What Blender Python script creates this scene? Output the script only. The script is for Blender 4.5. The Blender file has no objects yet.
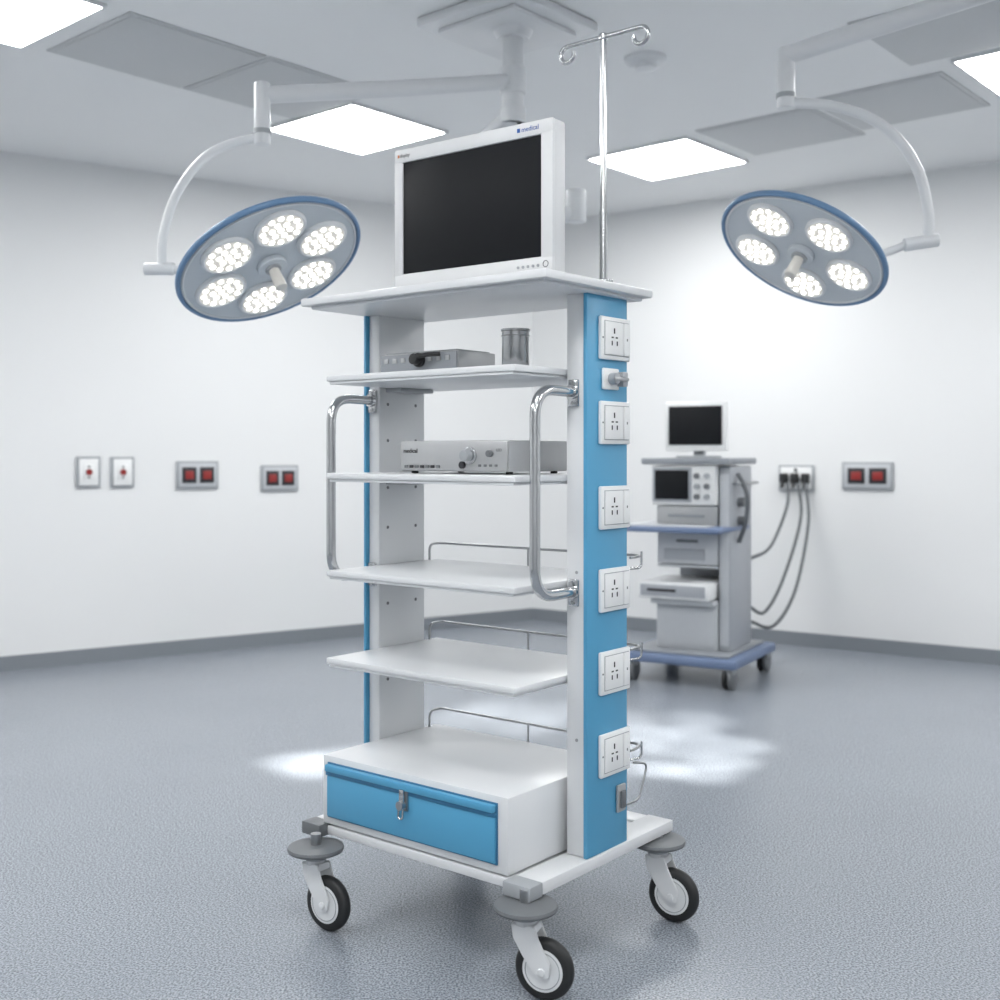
import bpy, bmesh, math, random
from mathutils import Vector, Matrix
random.seed(3)
scene = bpy.context.scene
COL = scene.collection

# ---------------------------------------------------------------- materials
def mat(name, color, rough=0.5, metal=0.0, emis=None, estr=0.0, noise=0.0, nscale=40, coat=0.0, bump=0.0, spec=None):
    m = bpy.data.materials.new(name); m.use_nodes = True
    nt = m.node_tree; b = nt.nodes['Principled BSDF']
    b.inputs['Base Color'].default_value = (*color, 1)
    b.inputs['Roughness'].default_value = rough
    b.inputs['Metallic'].default_value = metal
    if spec is not None: b.inputs['Specular IOR Level'].default_value = spec
    if coat: b.inputs['Coat Weight'].default_value = coat
    if emis:
        b.inputs['Emission Color'].default_value = (*emis, 1)
        b.inputs['Emission Strength'].default_value = estr
    if noise or bump:
        tc = nt.nodes.new('ShaderNodeTexCoord')
        nz = nt.nodes.new('ShaderNodeTexNoise'); nz.inputs['Scale'].default_value = nscale
        nz.inputs['Detail'].default_value = 2
        nt.links.new(tc.outputs['Object'], nz.inputs['Vector'])
    if noise:
        mx = nt.nodes.new('ShaderNodeMix'); mx.data_type = 'RGBA'
        mx.inputs[6].default_value = (*[c*(1-noise) for c in color], 1)
        mx.inputs[7].default_value = (*[min(1, c*(1+noise)) for c in color], 1)
        nt.links.new(nz.outputs['Fac'], mx.inputs[0])
        nt.links.new(mx.outputs[2], b.inputs['Base Color'])
    if bump:
        bp = nt.nodes.new('ShaderNodeBump'); bp.inputs['Strength'].default_value = bump
        bp.inputs['Distance'].default_value = 0.002
        nt.links.new(nz.outputs['Fac'], bp.inputs['Height'])
        nt.links.new(bp.outputs['Normal'], b.inputs['Normal'])
    return m

WHITE = mat('white_powder_coat', (.69,.705,.72), .32, noise=.015, nscale=6)
WHITE2 = mat('white_plastic', (.80,.81,.81), .3, noise=.01)
BLUE = mat('blue_panel', (.082,.33,.54), .38, noise=.03, nscale=5)
BLUED = mat('blue_dark', (.035,.17,.32), .4, noise=.03)
CHROME = mat('brushed_steel', (.54,.55,.56), .2, 1.0, noise=.03)
CHROMED = mat('dark_steel', (.38,.39,.40), .3, 1.0, noise=.03)
CUPM = mat('cup_steel', (.38,.39,.40), .22, 1.0, noise=.03)
SILVER = mat('device_silver', (.45,.46,.47), .38, .5, noise=.03)
GREYP = mat('grey_plastic', (.14,.15,.16), .45, noise=.04)
GREYL = mat('grey_light_plastic', (.34,.36,.38), .4, noise=.04)
BLACK = mat('black_rubber', (.014,.015,.016), .55, noise=.1)
DARK = mat('dark_hole', (.025,.025,.03), .6, noise=.05)
SCREEN = mat('screen_glass', (.012,.013,.015), .45, noise=.04, spec=.12)
BEZEL = mat('monitor_bezel', (.66,.67,.68), .4, noise=.01)
TEXTM = mat('label_blue', (.03,.10,.35), .5, noise=.02)
TEXTO = mat('label_orange', (.6,.2,.05), .5, noise=.02)
RED = mat('socket_red', (.26,.02,.018), .4, noise=.05)
LAMPB = mat('lamp_body', (.60,.64,.675), .25, noise=.02)
LAMPR = mat('lamp_rim_blue', (.13,.24,.40), .3, noise=.03)
LAMPW = mat('lamp_white', (.70,.715,.73), .35, noise=.015)
LAMPH = mat('handle_cream', (.70,.68,.64), .4, noise=.02)
PODM = mat('lamp_pod', (.60,.585,.56), .35, emis=(1,.94,.84), estr=.22)
LED = mat('led_emitter', (1,1,1), .3, emis=(1,.97,.90), estr=4)
PANEL = mat('light_panel_diffuser', (1,1,1), .5, emis=(1,.995,.985), estr=24.5)
for m_ in (PODM, LED): m_.cycles.emission_sampling = 'NONE'
CART = mat('cart_enamel', (.50,.52,.545), .4, noise=.03)
CARTC = mat('cart_column_grey', (.37,.39,.42), .4, noise=.03)
CARTG = mat('cart_grey', (.27,.29,.315), .4, noise=.03)
CARTB = mat('cart_blue', (.15,.205,.33), .4, noise=.03)
VENT = mat('ceiling_vent_grey', (.56,.575,.585), .7, noise=.02)
HOSE = mat('hose_grey', (.11,.12,.13), .5, noise=.05)

# ---------------------------------------------------------------- helpers
def link(o, parent=None):
    COL.objects.link(o)
    if parent: o.parent = parent
    return o
def empty(name, loc=(0,0,0), rz=0, parent=None):
    e = bpy.data.objects.new(name, None); e.empty_display_size = .1
    e.location = loc; e.rotation_euler = (0,0,rz)
    return link(e, parent)
def finish(name, bm, m, parent, smooth=True, angle=35):
    me = bpy.data.meshes.new(name); bmesh.ops.recalc_face_normals(bm, faces=bm.faces)
    bm.to_mesh(me); bm.free()
    if smooth:
        for p in me.polygons: p.use_smooth = True
        me.set_sharp_from_angle(angle=math.radians(angle))
    me.materials.append(m)
    return link(bpy.data.objects.new(name, me), parent)
def box(name, p, lo, hi, m, bev=.003, seg=2):
    lo, hi = Vector(lo), Vector(hi)
    c = (lo+hi)/2; s = Vector([abs(v) for v in (hi-lo)])
    bm = bmesh.new(); bmesh.ops.create_cube(bm, size=1)
    for v in bm.verts: v.co = Vector((v.co.x*s.x, v.co.y*s.y, v.co.z*s.z))
    bev = min(bev, min(s)*.45)
    if bev > 0: bmesh.ops.bevel(bm, geom=bm.edges[:], offset=bev, segments=seg, affect='EDGES', profile=.5)
    o = finish(name, bm, m, p); o.location = c
    return o
def cyl(name, p, a, b, r, m, r2=None, seg=32, bev=0):
    a, b = Vector(a), Vector(b); d = b-a; L = d.length
    bm = bmesh.new()
    bmesh.ops.create_cone(bm, cap_ends=True, segments=seg, radius1=r, radius2=r if r2 is None else r2, depth=L)
    if bev:
        es = [e for e in bm.edges if abs(e.verts[0].co.z-e.verts[1].co.z) < 1e-6]
        bmesh.ops.bevel(bm, geom=es, offset=bev, segments=3, affect='EDGES', profile=.5)
    o = finish(name, bm, m, p)
    o.location = (a+b)/2; o.rotation_mode = 'QUATERNION'
    o.rotation_quaternion = d.to_track_quat('Z','Y')
    return o
def rounded(pts, r, n=7):
    pts = [Vector(q) for q in pts]; out = [pts[0]]
    for i in range(1, len(pts)-1):
        p0, p1, p2 = pts[i-1], pts[i], pts[i+1]
        rr = min(r, (p0-p1).length*.48, (p2-p1).length*.48)
        A = p1+(p0-p1).normalized()*rr; B = p1+(p2-p1).normalized()*rr
        for k in range(n+1):
            t = k/n; out.append(A*(1-t)**2 + p1*2*t*(1-t) + B*t*t)
    out.append(pts[-1]); return out
def tube(name, p, pts, r, m, seg=14):
    pts = [Vector(q) for q in pts]
    bm = bmesh.new(); rings = []; prev = None
    for i, q in enumerate(pts):
        t = (pts[min(i+1, len(pts)-1)]-pts[max(i-1, 0)]).normalized()
        if prev is None:
            n = t.orthogonal().normalized()
        else:
            n = (prev - t*prev.dot(t)).normalized()
        prev = n; bn = t.cross(n)
        rings.append([bm.verts.new(q + (n*math.cos(2*math.pi*k/seg)+bn*math.sin(2*math.pi*k/seg))*r) for k in range(seg)])
    for A, B in zip(rings, rings[1:]):
        for k in range(seg):
            bm.faces.new((A[k], A[(k+1)%seg], B[(k+1)%seg], B[k]))
    bm.faces.new(rings[0]); bm.faces.new(rings[-1])
    return finish(name, bm, m, p, angle=60)
def smoothpath(pts, n=8):
    P = [Vector(q) for q in pts]; P = [P[0]*2-P[1]]+P+[P[-1]*2-P[-2]]; out = []
    for i in range(1, len(P)-2):
        for k in range(n):
            t = k/n
            out.append(.5*((2*P[i])+(P[i+1]-P[i-1])*t+(2*P[i-1]-5*P[i]+4*P[i+1]-P[i+2])*t*t+(-P[i-1]+3*P[i]-3*P[i+1]+P[i+2])*t**3))
    out.append(P[-2]); return out
def torus(name, p, R, r, m, loc=(0,0,0), seg=64, sec=14, zs=1.0):
    bm = bmesh.new(); rings = []
    for i in range(seg):
        a = 2*math.pi*i/seg; ring = []
        for k in range(sec):
            b = 2*math.pi*k/sec
            ring.append(bm.verts.new(((R+r*math.cos(b))*math.cos(a), (R+r*math.cos(b))*math.sin(a), r*math.sin(b)*zs)))
        rings.append(ring)
    for i in range(seg):
        A, B = rings[i], rings[(i+1)%seg]
        for k in range(sec): bm.faces.new((A[k], B[k], B[(k+1)%sec], A[(k+1)%sec]))
    o = finish(name, bm, m, p, angle=80); o.location = loc; return o
def lathe(name, p, prof, m, loc=(0,0,0), seg=64):
    bm = bmesh.new(); rings = []
    for r, z in prof:
        rings.append([bm.verts.new((max(r,1e-4)*math.cos(2*math.pi*k/seg), max(r,1e-4)*math.sin(2*math.pi*k/seg), z)) for k in range(seg)])
    for A, B in zip(rings, rings[1:]):
        for k in range(seg): bm.faces.new((A[k], A[(k+1)%seg], B[(k+1)%seg], B[k]))
    bm.faces.new(rings[0]); bm.faces.new(rings[-1])
    o = finish(name, bm, m, p); o.location = loc; return o
def prism_y(name, p, pts, y0, y1, m, bev=.002):
    bm = bmesh.new()
    f = bm.faces.new([bm.verts.new((x, y0, z)) for x, z in pts])
    r = bmesh.ops.extrude_face_region(bm, geom=[f])
    for v in r['geom']:
        if isinstance(v, bmesh.types.BMVert): v.co.y = y1
    if bev: bmesh.ops.bevel(bm, geom=bm.edges[:], offset=bev, segments=2, affect='EDGES')
    return finish(name, bm, m, p)
def text(name, p, s, loc, rot, size, m):
    c = bpy.data.curves.new(name, 'FONT'); c.body = s; c.size = size; c.extrude = .0004
    c.materials.append(m); o = bpy.data.objects.new(name, c)
    o.location = loc; o.rotation_euler = rot
    return link(o, p)

# ---------------------------------------------------------------- room
CEIL = 2.88
C = (.24, 8.385); L = (-4.6, 5.123); R = (4.6, 5.365); BL = (-4.6, -3.2); BR = (4.6, -3.2)
wallm = mat('wall_paint', (.75,.76,.765), .65, noise=.012, nscale=1.5)
ceilm = mat('ceiling_paint', (.83,.84,.845), .8, noise=.015, nscale=2)
basem = mat('baseboard_vinyl', (.20,.22,.245), .5, noise=.03)
# floor
fm = bpy.data.materials.new('floor_vinyl'); fm.use_nodes = True
nt = fm.node_tree; b = nt.nodes['Principled BSDF']
tc = nt.nodes.new('ShaderNodeTexCoord')
n1 = nt.nodes.new('ShaderNodeTexNoise'); n1.inputs['Scale'].default_value = 190; n1.inputs['Detail'].default_value = 2
n2 = nt.nodes.new('ShaderNodeTexNoise'); n2.inputs['Scale'].default_value = 1.3; n2.inputs['Detail'].default_value = 4
v1 = nt.nodes.new('ShaderNodeTexVoronoi'); v1.inputs['Scale'].default_value = 220
for n in (n1, n2, v1): nt.links.new(tc.outputs['Object'], n.inputs['Vector'])
cr = nt.nodes.new('ShaderNodeValToRGB')
cr.color_ramp.elements[0].position = .36; cr.color_ramp.elements[0].color = (.13,.15,.18,1)
cr.color_ramp.elements[1].position = .64; cr.color_ramp.elements[1].color = (.385,.415,.455,1)
nt.links.new(n1.outputs['Fac'], cr.inputs['Fac'])
mx = nt.nodes.new('ShaderNodeMix'); mx.data_type = 'RGBA'; mx.blend_type = 'MULTIPLY'; mx.inputs[0].default_value = .5
cr2 = nt.nodes.new('ShaderNodeValToRGB')
cr2.color_ramp.elements[0].color = (.75,.77,.8,1); cr2.color_ramp.elements[1].color = (1.1,1.1,1.1,1)
nt.links.new(n2.outputs['Fac'], cr2.inputs['Fac'])
nt.links.new(cr.outputs['Color'], mx.inputs[6]); nt.links.new(cr2.outputs['Color'], mx.inputs[7])
nt.links.new(mx.outputs[2], b.inputs['Base Color'])
b.inputs['Roughness'].default_value = .22
bp = nt.nodes.new('ShaderNodeBump'); bp.inputs['Strength'].default_value = .25; bp.inputs['Distance'].default_value = .002
nt.links.new(v1.outputs['Distance'], bp.inputs['Height']); nt.links.new(bp.outputs['Normal'], b.inputs['Normal'])

def poly(name, pts, z, m, thick):
    bm = bmesh.new()
    f = bm.faces.new([bm.verts.new((x, y, z)) for x, y in pts])
    r = bmesh.ops.extrude_face_region(bm, geom=[f])
    for v in r['geom']:
        if isinstance(v, bmesh.types.BMVert): v.co.z = z+thick
    return finish(name, bm, m, None, smooth=False)
outline = [C, L, BL, BR, R]
poly('floor', outline, 0, fm, -.1)
poly('ceiling', outline, CEIL, ceilm, .1)
def wall(name, p, q, z0, z1, m, inn=0.0, thick=.1):
    p, q = Vector((*p, 0)), Vector((*q, 0)); d = (q-p).normalized(); n = Vector((-d.y, d.x, 0))
    mid = (p+q)/2
    if (Vector((0,2,0))-mid).dot(n) < 0: n = -n
    a, b2 = p+n*inn, q+n*inn
    bm = bmesh.new(); vs = []
    for z in (z0, z1):
        for v in (a, b2, b2-n*(thick+inn), a-n*(thick+inn)): vs.append(bm.verts.new((v.x, v.y, z)))
    for f in ((0,1,2,3),(4,5,6,7),(0,1,5,4),(1,2,6,5),(2,3,7,6),(3,0,4,7)): bm.faces.new([vs[i] for i in f])
    return finish(name, bm, m, None, smooth=False)
for nm, p, q in (('left', L, C), ('right', C, R), ('far_left', BL, L), ('far_right', R, BR), ('back', BR, BL)):
    wall('wall_'+nm, p, q, 0, CEIL, wallm)
    wall('baseboard_'+nm, p, q, 0, .085, basem, inn=.012, thick=0)

# ceiling fixtures
GA = math.radians(-41)
def light_panel(x, y, s=.64, w=None):
    e = empty('ceiling_light_panel', (x, y, CEIL), GA)
    w = w or s
    box('diffuser', e, (-w/2, -s/2, -.012), (w/2, s/2, -.002), PANEL, .001)
    fr = .012
    for nm, lo, hi in (('frame_1', (-w/2-fr, -s/2-fr, -.016), (w/2+fr, -s/2, 0)), ('frame_2', (-w/2-fr, s/2, -.016), (w/2+fr, s/2+fr, 0)),
                       ('frame_3', (-w/2-fr, -s/2, -.016), (-w/2, s/2, 0)), ('frame_4', (w/2, -s/2, -.016), (w/2+fr, s/2, 0))):
        box(nm, e, lo, hi, WHITE, .001)
for x, y in ((-.735,5.92),(.95,6.52),(-1.93,4.25),(2.38,4.91),(-2.6,1.6),(-.2,1.3),(2.4,1.4),(-1.4,-.8),(1.4,-.8),
             (0,-2.3),(-3.6,3.4),(3.7,3.2)):  # panels out of view are added to fill the room with light
    light_panel(x, y)
def vent(x, y, w=.64, s=.64):
    e = empty('ceiling_vent_panel', (x, y, CEIL), GA)
    box('panel', e, (-w/2, -s/2, -.006), (w/2, s/2, 0), VENT, .002)
    box('inner_panel', e, (-w/2+.02, -s/2+.02, -.010), (w/2-.02, s/2-.02, -.006), VENT, .002)
for x, y in ((-1.43,4.80),(-1.00,5.29),(1.90,5.48),(1.46,5.98),(1.80,4.50)):
    vent(x, y)
e = empty('smoke_detector', (.615, 4.86, CEIL))
lathe('base', e, [(.09,0),(.09,-.015),(.075,-.03),(.05,-.035),(.045,-.05),(.02,-.055),(.0,-.055)], LAMPW)

# ---------------------------------------------------------------- trolley
TR = math.radians(-39)
T0 = (.062, 2.56, 0)
T = empty('medical_equipment_trolley', T0, TR)
def tb(name, a0, a1, b0, b1, z0, z1, m, bev=.003, p=T):
    return box(name, p, (-max(a0,a1), min(b0,b1), min(z0,z1)), (-min(a0,a1), max(b0,b1), max(z0,z1)), m, bev)
def P(a, b, z): return (-a, b, z)
# base
tb('base_rail_right', -.015, .06, .035, .605, .213, .242, WHITE)
tb('base_rail_left', .67, .735, .035, .605, .213, .242, WHITE)
tb('base_cap_right', -.017, .062, -.015, .0348, .210, .243, GREYL, .004)
tb('base_cap_left', .668, .737, -.015, .0348, .210, .243, GREYP, .004)
tb('base_cross_front', .0625, .6675, .012, .06, .215, .238, WHITE)
tb('base_cross_rear', .0605, .6695, .54, .60, .215, .241, WHITE)
tb('base_plate', .061, .669, .061, .539, .222, .236, WHITE)
# columns
tb('column_right', .0, .05, .217, .385, .243, 1.585, WHITE, .004)
tb('column_panel_right', -.012, -.0005, .214, .388, .243, 1.585, BLUE, .002)
tb('column_left', .682, .722, .217, .40, .243, 1.585, WHITE, .004)
tb('column_panel_left', .7225, .732, .206, .405, .243, 1.585, BLUE, .002)
for z in (.58,.79,1.0,1.11,1.24,1.34,1.47):
    for b_ in (.25, .362):
        cyl('column_hole', T, P(.6825, b_, z), P(.6810, b_, z), .0045, GREYP, seg=12)
for z in (.5,.9,1.3):
    cyl('screw', T, P(.02,.2175,z+.02), P(.02,.2155,z+.02), .004, CHROMED, seg=12)
# top board
tb('top_board', -.05, .758, 0, .448, 1.592, 1.612, WHITE, .004)
tb('top_board_lip', -.03, .738, .02, .43, 1.584, 1.5918, WHITE, .002)
# shelves
for i, z in enumerate((1.407, 1.153, .899, .671)):
    tb('shelf_%d' % (i+1), .053, .68, .02, .45, z-.016, z, WHITE, .003)
    tb('shelf_%d_lip' % (i+1), .06, .673, .024, .445, z-.023, z-.0162, WHITE, .002)
    tb('shelf_%d_bracket' % (i+1), .62, .681, .24, .37, z-.034, z-.0232, GREYL, .002)
# rear guard rails
for i, z in enumerate((.899, .671, .42)):
    h = z+.046
    tube('guard_rail_%d' % (i+1), T, rounded([P(.672,.41,z-.005),P(.672,.41,h),P(.672,.458,h),P(-.0,.462,h),P(-.018,.43,h),P(-.018,.392,h)], .02), .0035, CHROMED, 8)
    for a in (.35, .07):
        cyl('rail_post', T, P(a,.4555,z-.01), P(a,.4555,h), .003, CHROMED, seg=8)
    tube('rail_side_hook_%d' % (i+1), T, rounded([P(-.002,.386,h-.03),P(-.002,.42,h-.03),P(-.015,.45,h-.03),P(-.015,.45,h+.012)], .015), .003, CHROME, 8)
# drawer cabinet
tb('drawer_cabinet', .066, .683, .012, .45, .2425, .42, WHITE, .003)
tb('drawer_recess', .095, .662, .008, .0125, .262, .404, BLUED, .001)
tb('drawer_front', .098, .659, .002, .0085, .266, .372, BLUE, .003)
tb('drawer_top_lip', .098, .659, -.006, .0085, .383, .401, BLUE, .003)
tb('drawer_lip_shade', .096, .661, .0, .0085, .3725, .382, BLUED, .001)  # dark blue strip paints in the shadow line under the top lip
tb('latch_plate', .366, .392, -.0045, .0015, .335, .395, CHROMED, .002)
tb('latch_hasp', .371, .387, -.013, -.006, .345, .388, CHROME, .003)
cyl('latch_lock', T, P(.379,-.006,.35), P(.379,-.02,.35), .011, CHROMED)
tube('latch_ring', T, rounded([P(.372,-.012,.35),P(.372,-.015,.318),P(.386,-.015,.318),P(.386,-.012,.35)], .006), .0025, CHROME, 8)
# handles
for nm, a in (('right', .026), ('left', .705)):
    tube('handle_'+nm, T, rounded([P(a,.212,1.35),P(a,.06,1.352),P(a,.06,.872),P(a,.212,.874)], .07, 10), .0125, CHROME, 20)
    for z in (1.35, .874):
        tb('handle_plate', a-.015, a+.015, .2095, .2165, z-.035, z+.03, CHROME, .003)
        cyl('handle_flange', T, P(a,.2095,z), P(a,.20,z), .017, CHROME)
        for dz in (-.026, .022):
            cyl('handle_screw', T, P(a,.2095,z+dz), P(a,.2065,z+dz), .005, CHROMED, seg=12)
# sockets
def socket(z, b0=.258, b1=.386, h=.104):
    s = empty('power_socket', (0,0,0), 0, T)
    X = .0125
    box('plate', s, (X, b0, z-h/2), (X+.011, b1, z+h/2), WHITE2, .004)
    box('gap', s, (X+.0105, b0+.012, z-h/2+.010), (X+.0113, b1-.008, z+h/2-.010), GREYL, 0)
    box('face', s, (X+.010, b0+.014, z-h/2+.012), (X+.014, b1-.036, z+h/2-.012), WHITE2, .002)
    box('rocker', s, (X+.010, b1-.034, z-h/2+.012), (X+.0155, b1-.010, z+h/2-.012), WHITE2, .002)
    for db, dz, w, hh in ((.038,.018,.005,.013),(.028,-.012,.0045,.011),(.050,-.012,.0045,.011),(.030,.002,.009,.0035),(.048,.002,.009,.0035)):
        box('pin_hole', s, (X+.0135, b0+.014+db-w/2-.001, z+dz-hh/2), (X+.0146, b0+.014+db+w/2-.001, z+dz+hh/2), DARK, 0)
    box('rocker_mark', s, (X+.0150, b1-.024, z-.003), (X+.0160, b1-.020, z+.003), GREYP, 0)
    cyl('screw', s, (X+.0105, b0+.006, z), (X+.0117, b0+.006, z), .0025, GREYP, seg=10)
for z in (1.482, 1.278, 1.073, .874, .675, .477): socket(z)
g = empty('coupling', (0,0,0), 0, T)
box('plate', g, (.0125,.272,1.358), (.021,.34,1.41), WHITE2, .004)
cyl('body', g, (.021,.300,1.384), (.042,.300,1.384), .014, GREYL, bev=.003)
box('lever', g, (.034,.286,1.379), (.044,.350,1.388), CHROMED, .003)
box('clip', g, (.021,.328,1.366), (.040,.350,1.402), GREYL, .003)
g = empty('inlet_switch', (0,0,0), 0, T)
box('plate', g, (.0125,.335,.325), (.02,.372,.392), SILVER, .004)
box('button', g, (.02,.343,.335), (.027,.364,.378), GREYP, .003)
tube('cable_hook', T, rounded([P(-.005,.386,.33),P(-.02,.43,.335),P(-.02,.47,.42),P(-.01,.42,.43)], .02), .003, CHROMED, 8)

# casters
def caster(a, b_, phi, name):
    k = empty(name, P(a, b_, 0), math.radians(39-phi), T)
    RW = .068; ox = .045
    lathe('bumper_disc', k, [(.02,.188),(.062,.188),(.070,.192),(.072,.197),(.070,.203),(.05,.208),(.02,.2085)], GREYP)
    cyl('stem', k, (0,0,.208), (0,0,.235), .013, CHROMED)
    cyl('swivel', k, (0,0,.160), (0,0,.188), .026, LAMPW, bev=.003)
    cyl('swivel_ring', k, (0,0,.172), (0,0,.177), .028, GREYL)
    sh = [(-.026,.165),(.028,.165),(.040,.135),(.066,.085),(.062,.058),(.045,.05),(.028,.060),(.0,.098),(-.022,.135)]
    for y0, y1 in ((-.024,-.019),(.019,.024)):
        prism_y('fork_arm', k, sh, y0, y1, LAMPW, .0015)
    prism_y('fork_crown', k, [(-.026,.165),(.028,.165),(.032,.150),(.02,.142),(-.022,.142)], -.0185, .0185, LAMPW, .001)
    w = empty('wheel', (ox,0,RW), 0, k); w.rotation_euler = (math.pi/2,0,0)
    lathe('tyre', w, [(.046,-.0155),(.058,-.0155),(.065,-.011),(.068,-.004),(.068,.004),(.065,.011),(.058,.0155),(.046,.0155)], BLACK)
    lathe('hub', w, [(.012,-.0165),(.038,-.0165),(.047,-.0155),(.047,.0155),(.038,.0165),(.012,.0165)], LAMPW)
    cyl('axle', w, (0,0,-.028), (0,0,.028), .009, LAMPW, bev=.002)
    torus('hub_groove', w, .040, .0012, GREYL, (0,0,.0165), 40, 8)
caster(.0, -.008, 22, 'caster_1')
caster(.648, -.045, 35, 'caster_2')
caster(-.002, .55, 32, 'caster_3')
caster(.69, .57, 55, 'caster_4')

# ---------------------------------------------------------------- objects on trolley
def onT(a, b_, z):
    c, s = math.cos(TR), math.sin(TR); x, y = -a, b_
    return (T0[0]+c*x-s*y, T0[1]+s*x+c*y, z)

M = empty('medical_monitor', (-.073, 2.722, 1.6125), math.radians(-37.5))
W = .480; H = .346
box('housing', M, (-W/2, .008, 0), (W/2, .054, H), BEZEL, .006)
box('bezel_top', M, (-W/2, 0, H-.034), (W/2, .012, H), BEZEL, .004)
box('bezel_bottom', M, (-W/2, 0, 0), (W/2, .012, .036), BEZEL, .004)
box('bezel_left', M, (-W/2, .0002, .03), (-W/2+.026, .012, H-.03), BEZEL, .002)
box('bezel_right', M, (W/2-.032, .0002, .03), (W/2, .012, H-.03), BEZEL, .002)
box('screen', M, (-W/2+.024, .005, .034), (W/2-.030, .010, H-.032), SCREEN, .001)
box('back_bulge', M, (-.15, .054, .06), (.15, .085, .29), GREYL, .012)
box('stand_neck', M, (-.05, .085, .0), (.05, .10, .2), GREYL, .004)
box('stand_foot', M, (-.10, .056, .0), (.10, .19, .012), GREYL, .004)
for i in range(5):
    cyl('button', M, (W/2-.095+i*.014, .0, .016), (W/2-.095+i*.014, -.002, .016), .0035, GREYL, seg=12)
torus('power_button', M, .007, .001, GREYP, (W/2-.018, -.001, .018), 24, 6).rotation_euler = (math.pi/2,0,0)
box('label_mark', M, (W/2-.098, -.0012, H-.021), (W/2-.090, .0002, H-.012), TEXTM, 0)
text('label', M, 'medical', (W/2-.086, -.0003, H-.021), (math.pi/2,0,0), .016, TEXTM)
box('label_mark_small', M, (-W/2+.012, -.0012, H-.021), (-W/2+.017, .0002, H-.014), TEXTO, 0)
text('label_small', M, 'display', (-W/2+.019, -.0003, H-.021), (math.pi/2,0,0), .012, GREYP)

I = empty('iv_pole', onT(.0, .30, 1.6125), TR)
cyl('flange', I, (0,0,0), (0,0,.012), .024, CHROME, bev=.002)
cyl('lower_tube', I, (0,0,.01), (0,0,.18), .0100, CHROME)
cyl('pole', I, (0,0,.17), (0,0,.60), .008, CHROME)
cyl('pole_cap', I, (0,0,.595), (0,0,.61), .011, CHROME, bev=.002)
for s in (-1, 1):
    pts = [(0,0,.603),(s*.09,0,.603)]
    for k in range(0, 15):
        t = math.radians(90 - k*20)
        pts.append((s*(.107+.020*math.cos(t)), 0, .583+.020*math.sin(t)))
    tube('hook_arm', I, pts, .0055, CHROME, 12)

D = empty('endoscopy_light_source', onT(.136, .10, 1.1535), TR)
box('case', D, (-.354, .004, .006), (0, .24, .082), SILVER, .003)
box('front_panel', D, (-.352, -.002, .008), (-.002, .004, .081), SILVER, .003)
cyl('knob_ring', D, (-.115,-.002,.045), (-.115,-.010,.045), .021, CHROME, bev=.002)
cyl('knob', D, (-.115,-.010,.045), (-.115,-.030,.045), .014, GREYL, bev=.002)
cyl('knob_small', D, (-.052,-.002,.05), (-.052,-.013,.05), .008, GREYP, bev=.001)
cyl('port', D, (-.14,-.002,.022), (-.14,-.008,.022), .009, DARK)
for i in range(7):
    box('button', D, (-.335+i*.018, -.005, .014), (-.323+i*.018, -.002, .021), DARK if i % 2 else GREYP, .001)
for i in range(4):
    box('indicator', D, (-.09+i*.017, -.004, .018), (-.081+i*.017, -.002, .024), GREYP, .001)
text('label', D, 'medical', (-.34, -.0025, .052), (math.pi/2,0,0), .016, DARK)
text('label_small', D, 'LED', (-.035, -.0025, .055), (math.pi/2,0,0), .010, GREYP)
for fx in (-.33, -.02):
    for fy in (.03, .21): cyl('foot', D, (fx,fy,0), (fx,fy,.006), .009, BLACK, seg=16)

K = empty('video_camera_control_unit', onT(.33, .14, 1.4075), TR)
box('case', K, (-.27, .003, .004), (0, .15, .056), SILVER, .003)
box('front_panel', K, (-.268, -.002, .006), (-.002, .003, .054), CARTG, .002)
box('top_plate', K, (-.26, .01, .056), (-.01, .14, .060), GREYL, .002)
cyl('socket_ring', K, (-.125,-.002,.036), (-.125,-.014,.036), .018, BLACK, bev=.002)
cyl('plug', K, (-.125,-.014,.036), (-.125,-.032,.038), .014, BLACK, bev=.002)
tube('coupler', K, [(-.125,-.026,.042),(-.08,-.028,.046),(-.05,-.01,.048)], .006, BLACK, 10)
for x in (-.245,-.215,-.185,-.09,-.06,-.03): box('button', K, (x-.007,-.005,.032), (x+.007,-.002,.044), SILVER, .001)
for fx in (-.25, -.02):
    for fy in (.02, .13): cyl('foot', K, (fx,fy,0), (fx,fy,.004), .008, BLACK, seg=16)

S = empty('steel_cup', onT(.145, .14, 1.4075))
lathe('cup', S, [(.0,.0),(.031,.0),(.033,.004),(.033,.088),(.0355,.090),(.0355,.094),(.031,.094),(.031,.006),(.0,.005)], CUPM, seg=48)
torus('band', S, .0332, .0014, CHROMED, (0,0,.078), 48, 8)

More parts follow.
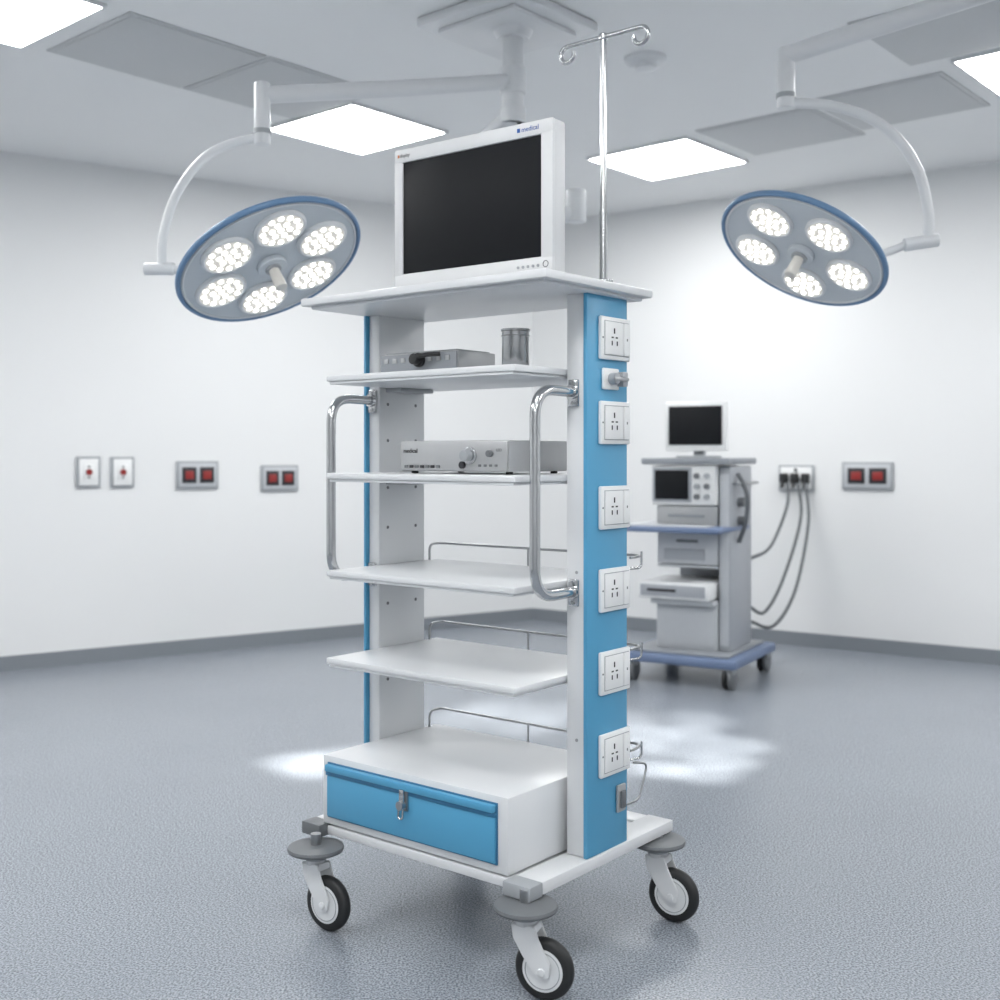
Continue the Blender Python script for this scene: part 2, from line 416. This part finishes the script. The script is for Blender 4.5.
# ---------------------------------------------------------------- surgical lights
def led_cluster(parent, cx, cy, rp):
    bm = bmesh.new(); pts = [(0,0)]
    for cnt, rr in ((6,.38),(12,.76)):
        for j in range(cnt): pts.append((rp*rr*math.cos(j*2*math.pi/cnt+rr), rp*rr*math.sin(j*2*math.pi/cnt+rr)))
    for x, y in pts:
        bmesh.ops.create_cone(bm, cap_ends=True, segments=12, radius1=rp*.11, radius2=rp*.11, depth=.004,
                              matrix=Matrix.Translation((cx+x, cy+y, -.0125)))
    finish('led_cluster', bm, LED, parent)
def lamp_head(parent, loc, alpha, beta, R, npod, rot0, targets, power):
    """disc whose lit side is local -Z"""
    loc = Vector(loc)
    w = (Vector((0,0,1.2))-loc).normalized()
    maj = Vector((math.cos(alpha), 0, math.sin(alpha))); maj = (maj - w*maj.dot(w)).normalized()
    p = w.cross(maj)
    if p.z > 0: p = -p
    n = (w*math.cos(beta)+p*math.sin(beta)).normalized()
    zax = -n; xax = maj; yax = zax.cross(xax)
    mtx = Matrix((xax, yax, zax)).transposed().to_4x4(); mtx.translation = loc
    h = empty('lamp_head', (0,0,0), 0, parent); h.matrix_local = mtx
    lathe('housing', h, [(.0,.0),(R*.97,.0),(R*.985,.008),(R*.95,.022),(R*.6,.045),(R*.2,.06),(.0,.062)], LAMPB)
    torus('rim', h, R, .0085, LAMPR, (0,0,.006), 72, 12, 1.3)
    torus('inner_trim', h, R*.955, .004, LAMPW, (0,0,-.001), 72, 8)
    pr = R*.60; rp = R*.255
    for k in range(npod):
        a = rot0+2*math.pi*k/npod; cx, cy = pr*math.cos(a), pr*math.sin(a)
        lathe('pod', h, [(rp*1.10,.0),(rp*1.10,-.008),(rp*1.02,-.014),(rp*.96,-.013),(rp*.93,-.008)], LAMPW, (cx, cy, 0), 36)
        cyl('pod_lens', h, (cx,cy,-.001), (cx,cy,-.0110), rp*.95, PODM)
        led_cluster(h, cx, cy, rp)
    for k, tg in enumerate(targets):
        a = rot0+2*math.pi*(k % npod)/npod; cx, cy = pr*math.cos(a), pr*math.sin(a)
        ld = bpy.data.lights.new('pod_beam', 'SPOT'); ld.energy = power; ld.spot_size = math.radians(10.5)
        ld.spot_blend = 1.0; ld.shadow_soft_size = .05; ld.color = (1,.975,.92)
        lo = bpy.data.objects.new('pod_beam', ld)
        wp = mtx @ Vector((cx, cy, -.07))
        d = Vector((*tg, 0))-wp
        q = d.to_track_quat('-Z','Y').to_matrix().to_4x4(); q.translation = wp
        link(lo, h); lo.matrix_local = mtx.inverted() @ q
    cyl('handle_base', h, (0,0,0), (0,0,-.02), R*.16, LAMPB, bev=.003)
    cyl('handle_ring', h, (0,0,-.02), (0,0,-.028), .028, GREYL, bev=.002)
    cyl('handle', h, (0,0,-.02), (0,0,-.10), .017, LAMPH, r2=.021, bev=.004)
    return h, mtx

S1 = empty('surgical_light')
h, m1 = lamp_head(S1, (-.757,3.8,1.832), math.radians(23), math.radians(58), .312, 6, .92,
              [(-.70,4.38),(-.50,4.62),(-.66,4.56),(-.15,5.25),(-.38,4.45),(.12,5.1),(-.02,5.45),(.25,5.35),(-.80,4.50)], 330)
zc = 1.815
cyl('pivot_barrel', S1, (-1.175,3.8,zc), (-1.075,3.8,zc), .021, LAMPW, bev=.004)
cyl('yoke_pin', S1, (-1.09,3.8,zc), (-1.030,3.79,zc-.01), .014, LAMPW)
tube('curved_arm', S1, smoothpath([(-1.118,3.8,1.82),(-1.112,3.8,1.93),(-1.07,3.8,2.06),(-.99,3.8,2.17),(-.90,3.8,2.225),(-.79,3.8,2.25)]), .015, LAMPW)
cyl('joint', S1, (-.786,3.8,2.225), (-.786,3.8,2.43), .027, LAMPW, bev=.005)
cyl('joint_ring', S1, (-.786,3.8,2.26), (-.786,3.8,2.275), .030, GREYL)
tube('spring_arm', S1, [(-.786,3.8,2.39),(-.35,4.11,2.51),(.05,4.40,2.63)], .029, LAMPW, 16)
cyl('arm_collar', S1, (.05,4.4,2.58), (.05,4.4,2.68), .050, LAMPW, bev=.006)
cyl('hub_column', S1, (.05,4.4,2.47), (.05,4.4,CEIL-.02), .040, LAMPW, bev=.004)
cyl('hub_collar', S1, (.05,4.4,CEIL-.09), (.05,4.4,CEIL-.035), .06, LAMPW, r2=.09)
cov = empty('ceiling_cover', (.03,4.44,0), GA, S1)
box('cover_plate', cov, (-.25,-.25,CEIL-.04), (.25,.25,CEIL-.001), LAMPW, .01)
box('cover_step', cov, (-.19,-.19,CEIL-.060), (.19,.19,CEIL-.04), LAMPW, .006)
cyl('pendant_collar', S1, (.05,4.4,2.47), (.05,4.4,2.53), .048, LAMPW, bev=.005)
tube('pendant_arm', S1, rounded([(.05,4.4,2.50),(-.10,4.5,2.40),(-.14,4.55,2.2),(.10,4.6,2.12),(.30,4.6,2.17)], .08), .034, LAMPW)
cyl('pendant_head', S1, (.305,4.6,2.13), (.305,4.6,2.26), .04, LAMPW, bev=.006)

S2 = empty('surgical_light.001')
h, m2 = lamp_head(S2, (1.024,3.9,1.888), math.radians(-25), math.radians(58.5), .289, 5, 1.25,
              [(.60,4.40),(.88,4.50),(.74,4.68),(.52,4.75),(.98,4.75),(.82,4.95),(.64,4.95),(.55,5.2),(.76,4.34),(.90,5.2)], 330)
cyl('pivot_barrel', S2, (1.37,3.9,1.912), (1.485,3.9,1.93), .023, LAMPW, bev=.004)
cyl('yoke_pin', S2, (1.28,3.9,1.875), (1.375,3.9,1.912), .014, LAMPW)
tube('curved_arm', S2, smoothpath([(1.452,3.9,1.935),(1.452,3.9,2.03),(1.42,3.9,2.16),(1.35,3.9,2.27),(1.25,3.9,2.345),(1.12,3.9,2.385),(.98,3.9,2.395)]), .018, LAMPW)
cyl('joint', S2, (.97,3.9,2.375), (.97,3.9,2.58), .030, LAMPW, bev=.005)
cyl('joint_ring', S2, (.97,3.9,2.41), (.97,3.9,2.425), .033, GREYL)
tube('spring_arm', S2, [(.97,3.9,2.555),(1.4,3.56,2.60),(1.85,3.2,2.65)], .032, LAMPW, 16)
cyl('hub_column', S2, (1.85,3.2,2.55), (1.85,3.2,CEIL-.02), .045, LAMPW, bev=.004)
cov = empty('ceiling_cover', (1.85,3.2,0), GA, S2)
box('cover_plate', cov, (-.25,-.25,CEIL-.03), (.25,.25,CEIL-.001), LAMPW, .01)

# ---------------------------------------------------------------- anesthesia machine
N = empty('anesthesia_machine', (1.09, 6.28, 0), math.radians(-30))
def nb(name, x0, x1, y0, y1, z0, z1, m, bev=.006): return box(name, N, (x0,y0,z0), (x1,y1,z1), m, bev)
nb('base', -.32,.32,-.35,.35,.105,.155, CARTB, .015)
nb('base_top', -.27,.27,-.31,.29,.155,.17, CARTG, .006)
nb('lower_cabinet', -.17,.17,-.20,.18,.17,.41, CART)
nb('lower_door', -.155,.155,-.208,-.199,.19,.395, CART, .003)
nb('column', .172,.235,-.18,.18,.17,1.14, CARTC, .01)
nb('column_face', .18,.228,-.19,-.179,.2,1.1, CART, .003)
nb('rear_panel', -.17,.171,.14,.18,.41,1.14, CARTC)
nb('flow_module', -.24,.16,-.30,.10,.44,.53, WHITE2, .01)
nb('flow_module_face', -.22,.14,-.306,-.299,.455,.515, CARTC, .003)
nb('flow_module_slot', -.18,-.02,-.309,-.305,.48,.495, DARK, .001)
nb('module_shelf', -.18,.17,-.26,.139,.41,.435, CART, .003)
nb('middle_body', -.17,.17,-.19,.139,.62,.79, CART)
nb('middle_plate', -.13,.10,-.196,-.189,.64,.70, CARTC, .003)
nb('middle_label', -.06,.06,-.194,-.189,.735,.75, GREYP, .001)
nb('middle_shelf', -.17,.17,-.19,.139,.60,.615, CART)
nb('worktop', -.33,.24,-.38,.135,.795,.825, CARTB, .012)
nb('worktop_surface', -.31,.165,-.36,.12,.825,.832, CART, .003)
nb('drawer_unit', -.17,.17,-.20,.139,.833,.93, SILVER)
nb('drawer_handle', -.10,.10,-.212,-.199,.87,.885, CARTG, .003)
nb('ventilator_case', -.19,.17,-.23,.139,.935,1.145, WHITE2, .01)
nb('ventilator_screen_frame', -.18,.04,-.236,-.229,.95,1.135, CARTC, .003)
nb('ventilator_screen', -.165,.025,-.240,-.235,.965,1.12, SCREEN, .002)
for i in range(3):
    for j in range(2):
        cyl('ventilator_knob', N, (.07+j*.055,-.229,.98+i*.055), (.07+j*.055,-.245,.98+i*.055), .015, GREYL if (i+j)%2 else GREYP, seg=16)
nb('top_shelf', -.24,.25,-.25,.22,1.15,1.185, CARTG, .008)
nb('display_foot', -.10,.10,-.10,.08,1.185,1.197, GREYL)
nb('display_neck', -.03,.03,-.02,.02,1.185,1.25, GREYL)
nb('display_case', -.178,.172,-.06,-.02,1.222,1.488, WHITE2, .008)
nb('display_screen', -.155,.148,-.066,-.059,1.255,1.465, SCREEN, .002)
tube('side_rail', N, rounded([(.236,-.15,1.05),(.275,-.15,1.05),(.275,.17,1.05),(.236,.17,1.05)], .02), .008, CHROMED, 8)
for z in (.95,.85):
    cyl('gas_knob', N, (.236,-.05,z), (.27,-.05,z), .025, GREYP, seg=16)
tube('breathing_hose', N, smoothpath([(.25,-.1,1.1),(.31,-.14,1.0),(.30,-.12,.86),(.25,-.08,.74)]), .012, HOSE, 8)
for x, y in ((-.27,-.30),(.27,-.30),(-.27,.29),(.27,.29)):
    cyl('caster_stem', N, (x,y,.07), (x,y,.106), .02, GREYL, seg=16)
    for s in (-.016,.016):
        cyl('caster_wheel', N, (x+s-.011,y,.054), (x+s+.011,y,.054), .054, BLACK if s<0 else GREYP, bev=.004)
    nb('caster_cover', x-.028,x+.028,y-.03,y+.03,.075,.105, GREYL, .006)
H1 = empty('gas_supply_hose')
for i, pts in enumerate(([(1.80,7.20,1.02),(1.77,7.1,.88),(1.60,6.8,.66),(1.39,6.41,.62)],
                         [(1.86,7.17,1.02),(1.85,7.08,.80),(1.70,6.9,.46),(1.52,6.6,.30),(1.38,6.38,.36)],
                         [(1.90,7.15,1.02),(1.89,7.05,.78),(1.76,6.85,.40),(1.57,6.6,.22),(1.38,6.38,.28)])):
    tube('hose_%d' % (i+1), H1, smoothpath(pts), .010, HOSE, 8)

# ---------------------------------------------------------------- wall plates
def wall_plate(name, x, y, z, ang, w, h, kind):
    e = empty(name, (x, y, z), ang)   # local -Y faces the room
    box('frame', e, (-w/2,-.016,-h/2), (w/2,-.001,h/2), GREYL, .004)
    box('plate', e, (-w/2+.014,-.021,-h/2+.014), (w/2-.014,-.015,h/2-.014), CART if kind == 'double' else WHITE2, .003)
    if kind == 'single':
        box('insert', e, (-.03,-.026,-.045), (.03,-.02,.045), WHITE2, .003)
        cyl('outlet', e, (0,-.026,0), (0,-.032,0), .018, RED, seg=20)
        for dz in (-.03,.03): box('slot', e, (-.006,-.028,dz-.005), (.006,-.025,dz+.005), DARK, 0)
    elif kind == 'double':
        for s in (-1, 1):
            c = s*w*.21
            box('socket', e, (c-w*.17,-.027,-h*.28), (c+w*.17,-.02,h*.28), DARK, .003)
            box('socket_face', e, (c-w*.10,-.031,-h*.15), (c+w*.10,-.026,h*.15), RED, .003)
    else:
        for s in (-.07, 0, .07):
            box('plug', e, (s-.022,-.07,-.03), (s+.022,-.02,.03), BLACK, .006)
            cyl('plug_tail', e, (s,-.06,-.02), (s,-.075,-.06), .011, BLACK, seg=12)
        cyl('hose_socket', e, (0,-.02,.05), (0,-.03,.05), .012, GREYP, seg=16)
aL = math.atan2(.674, 1); aR = math.atan2(-.6926, 1)
wall_plate('wall_outlet', -2.373,6.623,1.102, aL,.135,.18,'single')
wall_plate('wall_outlet.001', -2.213,6.732,1.10, aL,.135,.18,'single')
wall_plate('wall_power_socket', -1.84,6.983,1.079, aL,.26,.17,'double')
wall_plate('wall_power_socket.001', -1.399,7.28,1.054, aL,.25,.165,'double')
wall_plate('wall_gas_outlet', 1.873,7.253,1.055, aR,.23,.165,'plug')
wall_plate('wall_power_socket.002', 2.24,7.0,1.073, aR,.31,.17,'double')

# ---------------------------------------------------------------- camera / world
w = bpy.data.worlds.new('World'); scene.world = w; w.use_nodes = True
w.node_tree.nodes['Background'].inputs[0].default_value = (.8,.85,.9,1)
w.node_tree.nodes['Background'].inputs[1].default_value = .3
cd = bpy.data.cameras.new('camera'); cam = bpy.data.objects.new('camera', cd); COL.objects.link(cam)
cam.location = (0,0,1.2); cam.rotation_euler = (math.pi/2,0,0)
cd.sensor_width = 36; cd.lens = 1150*36/1000; cd.shift_y = -.045
cd.dof.use_dof = True; cd.dof.focus_distance = 2.75; cd.dof.aperture_fstop = 3.0
scene.camera = cam
scene.view_settings.view_transform = 'Standard'
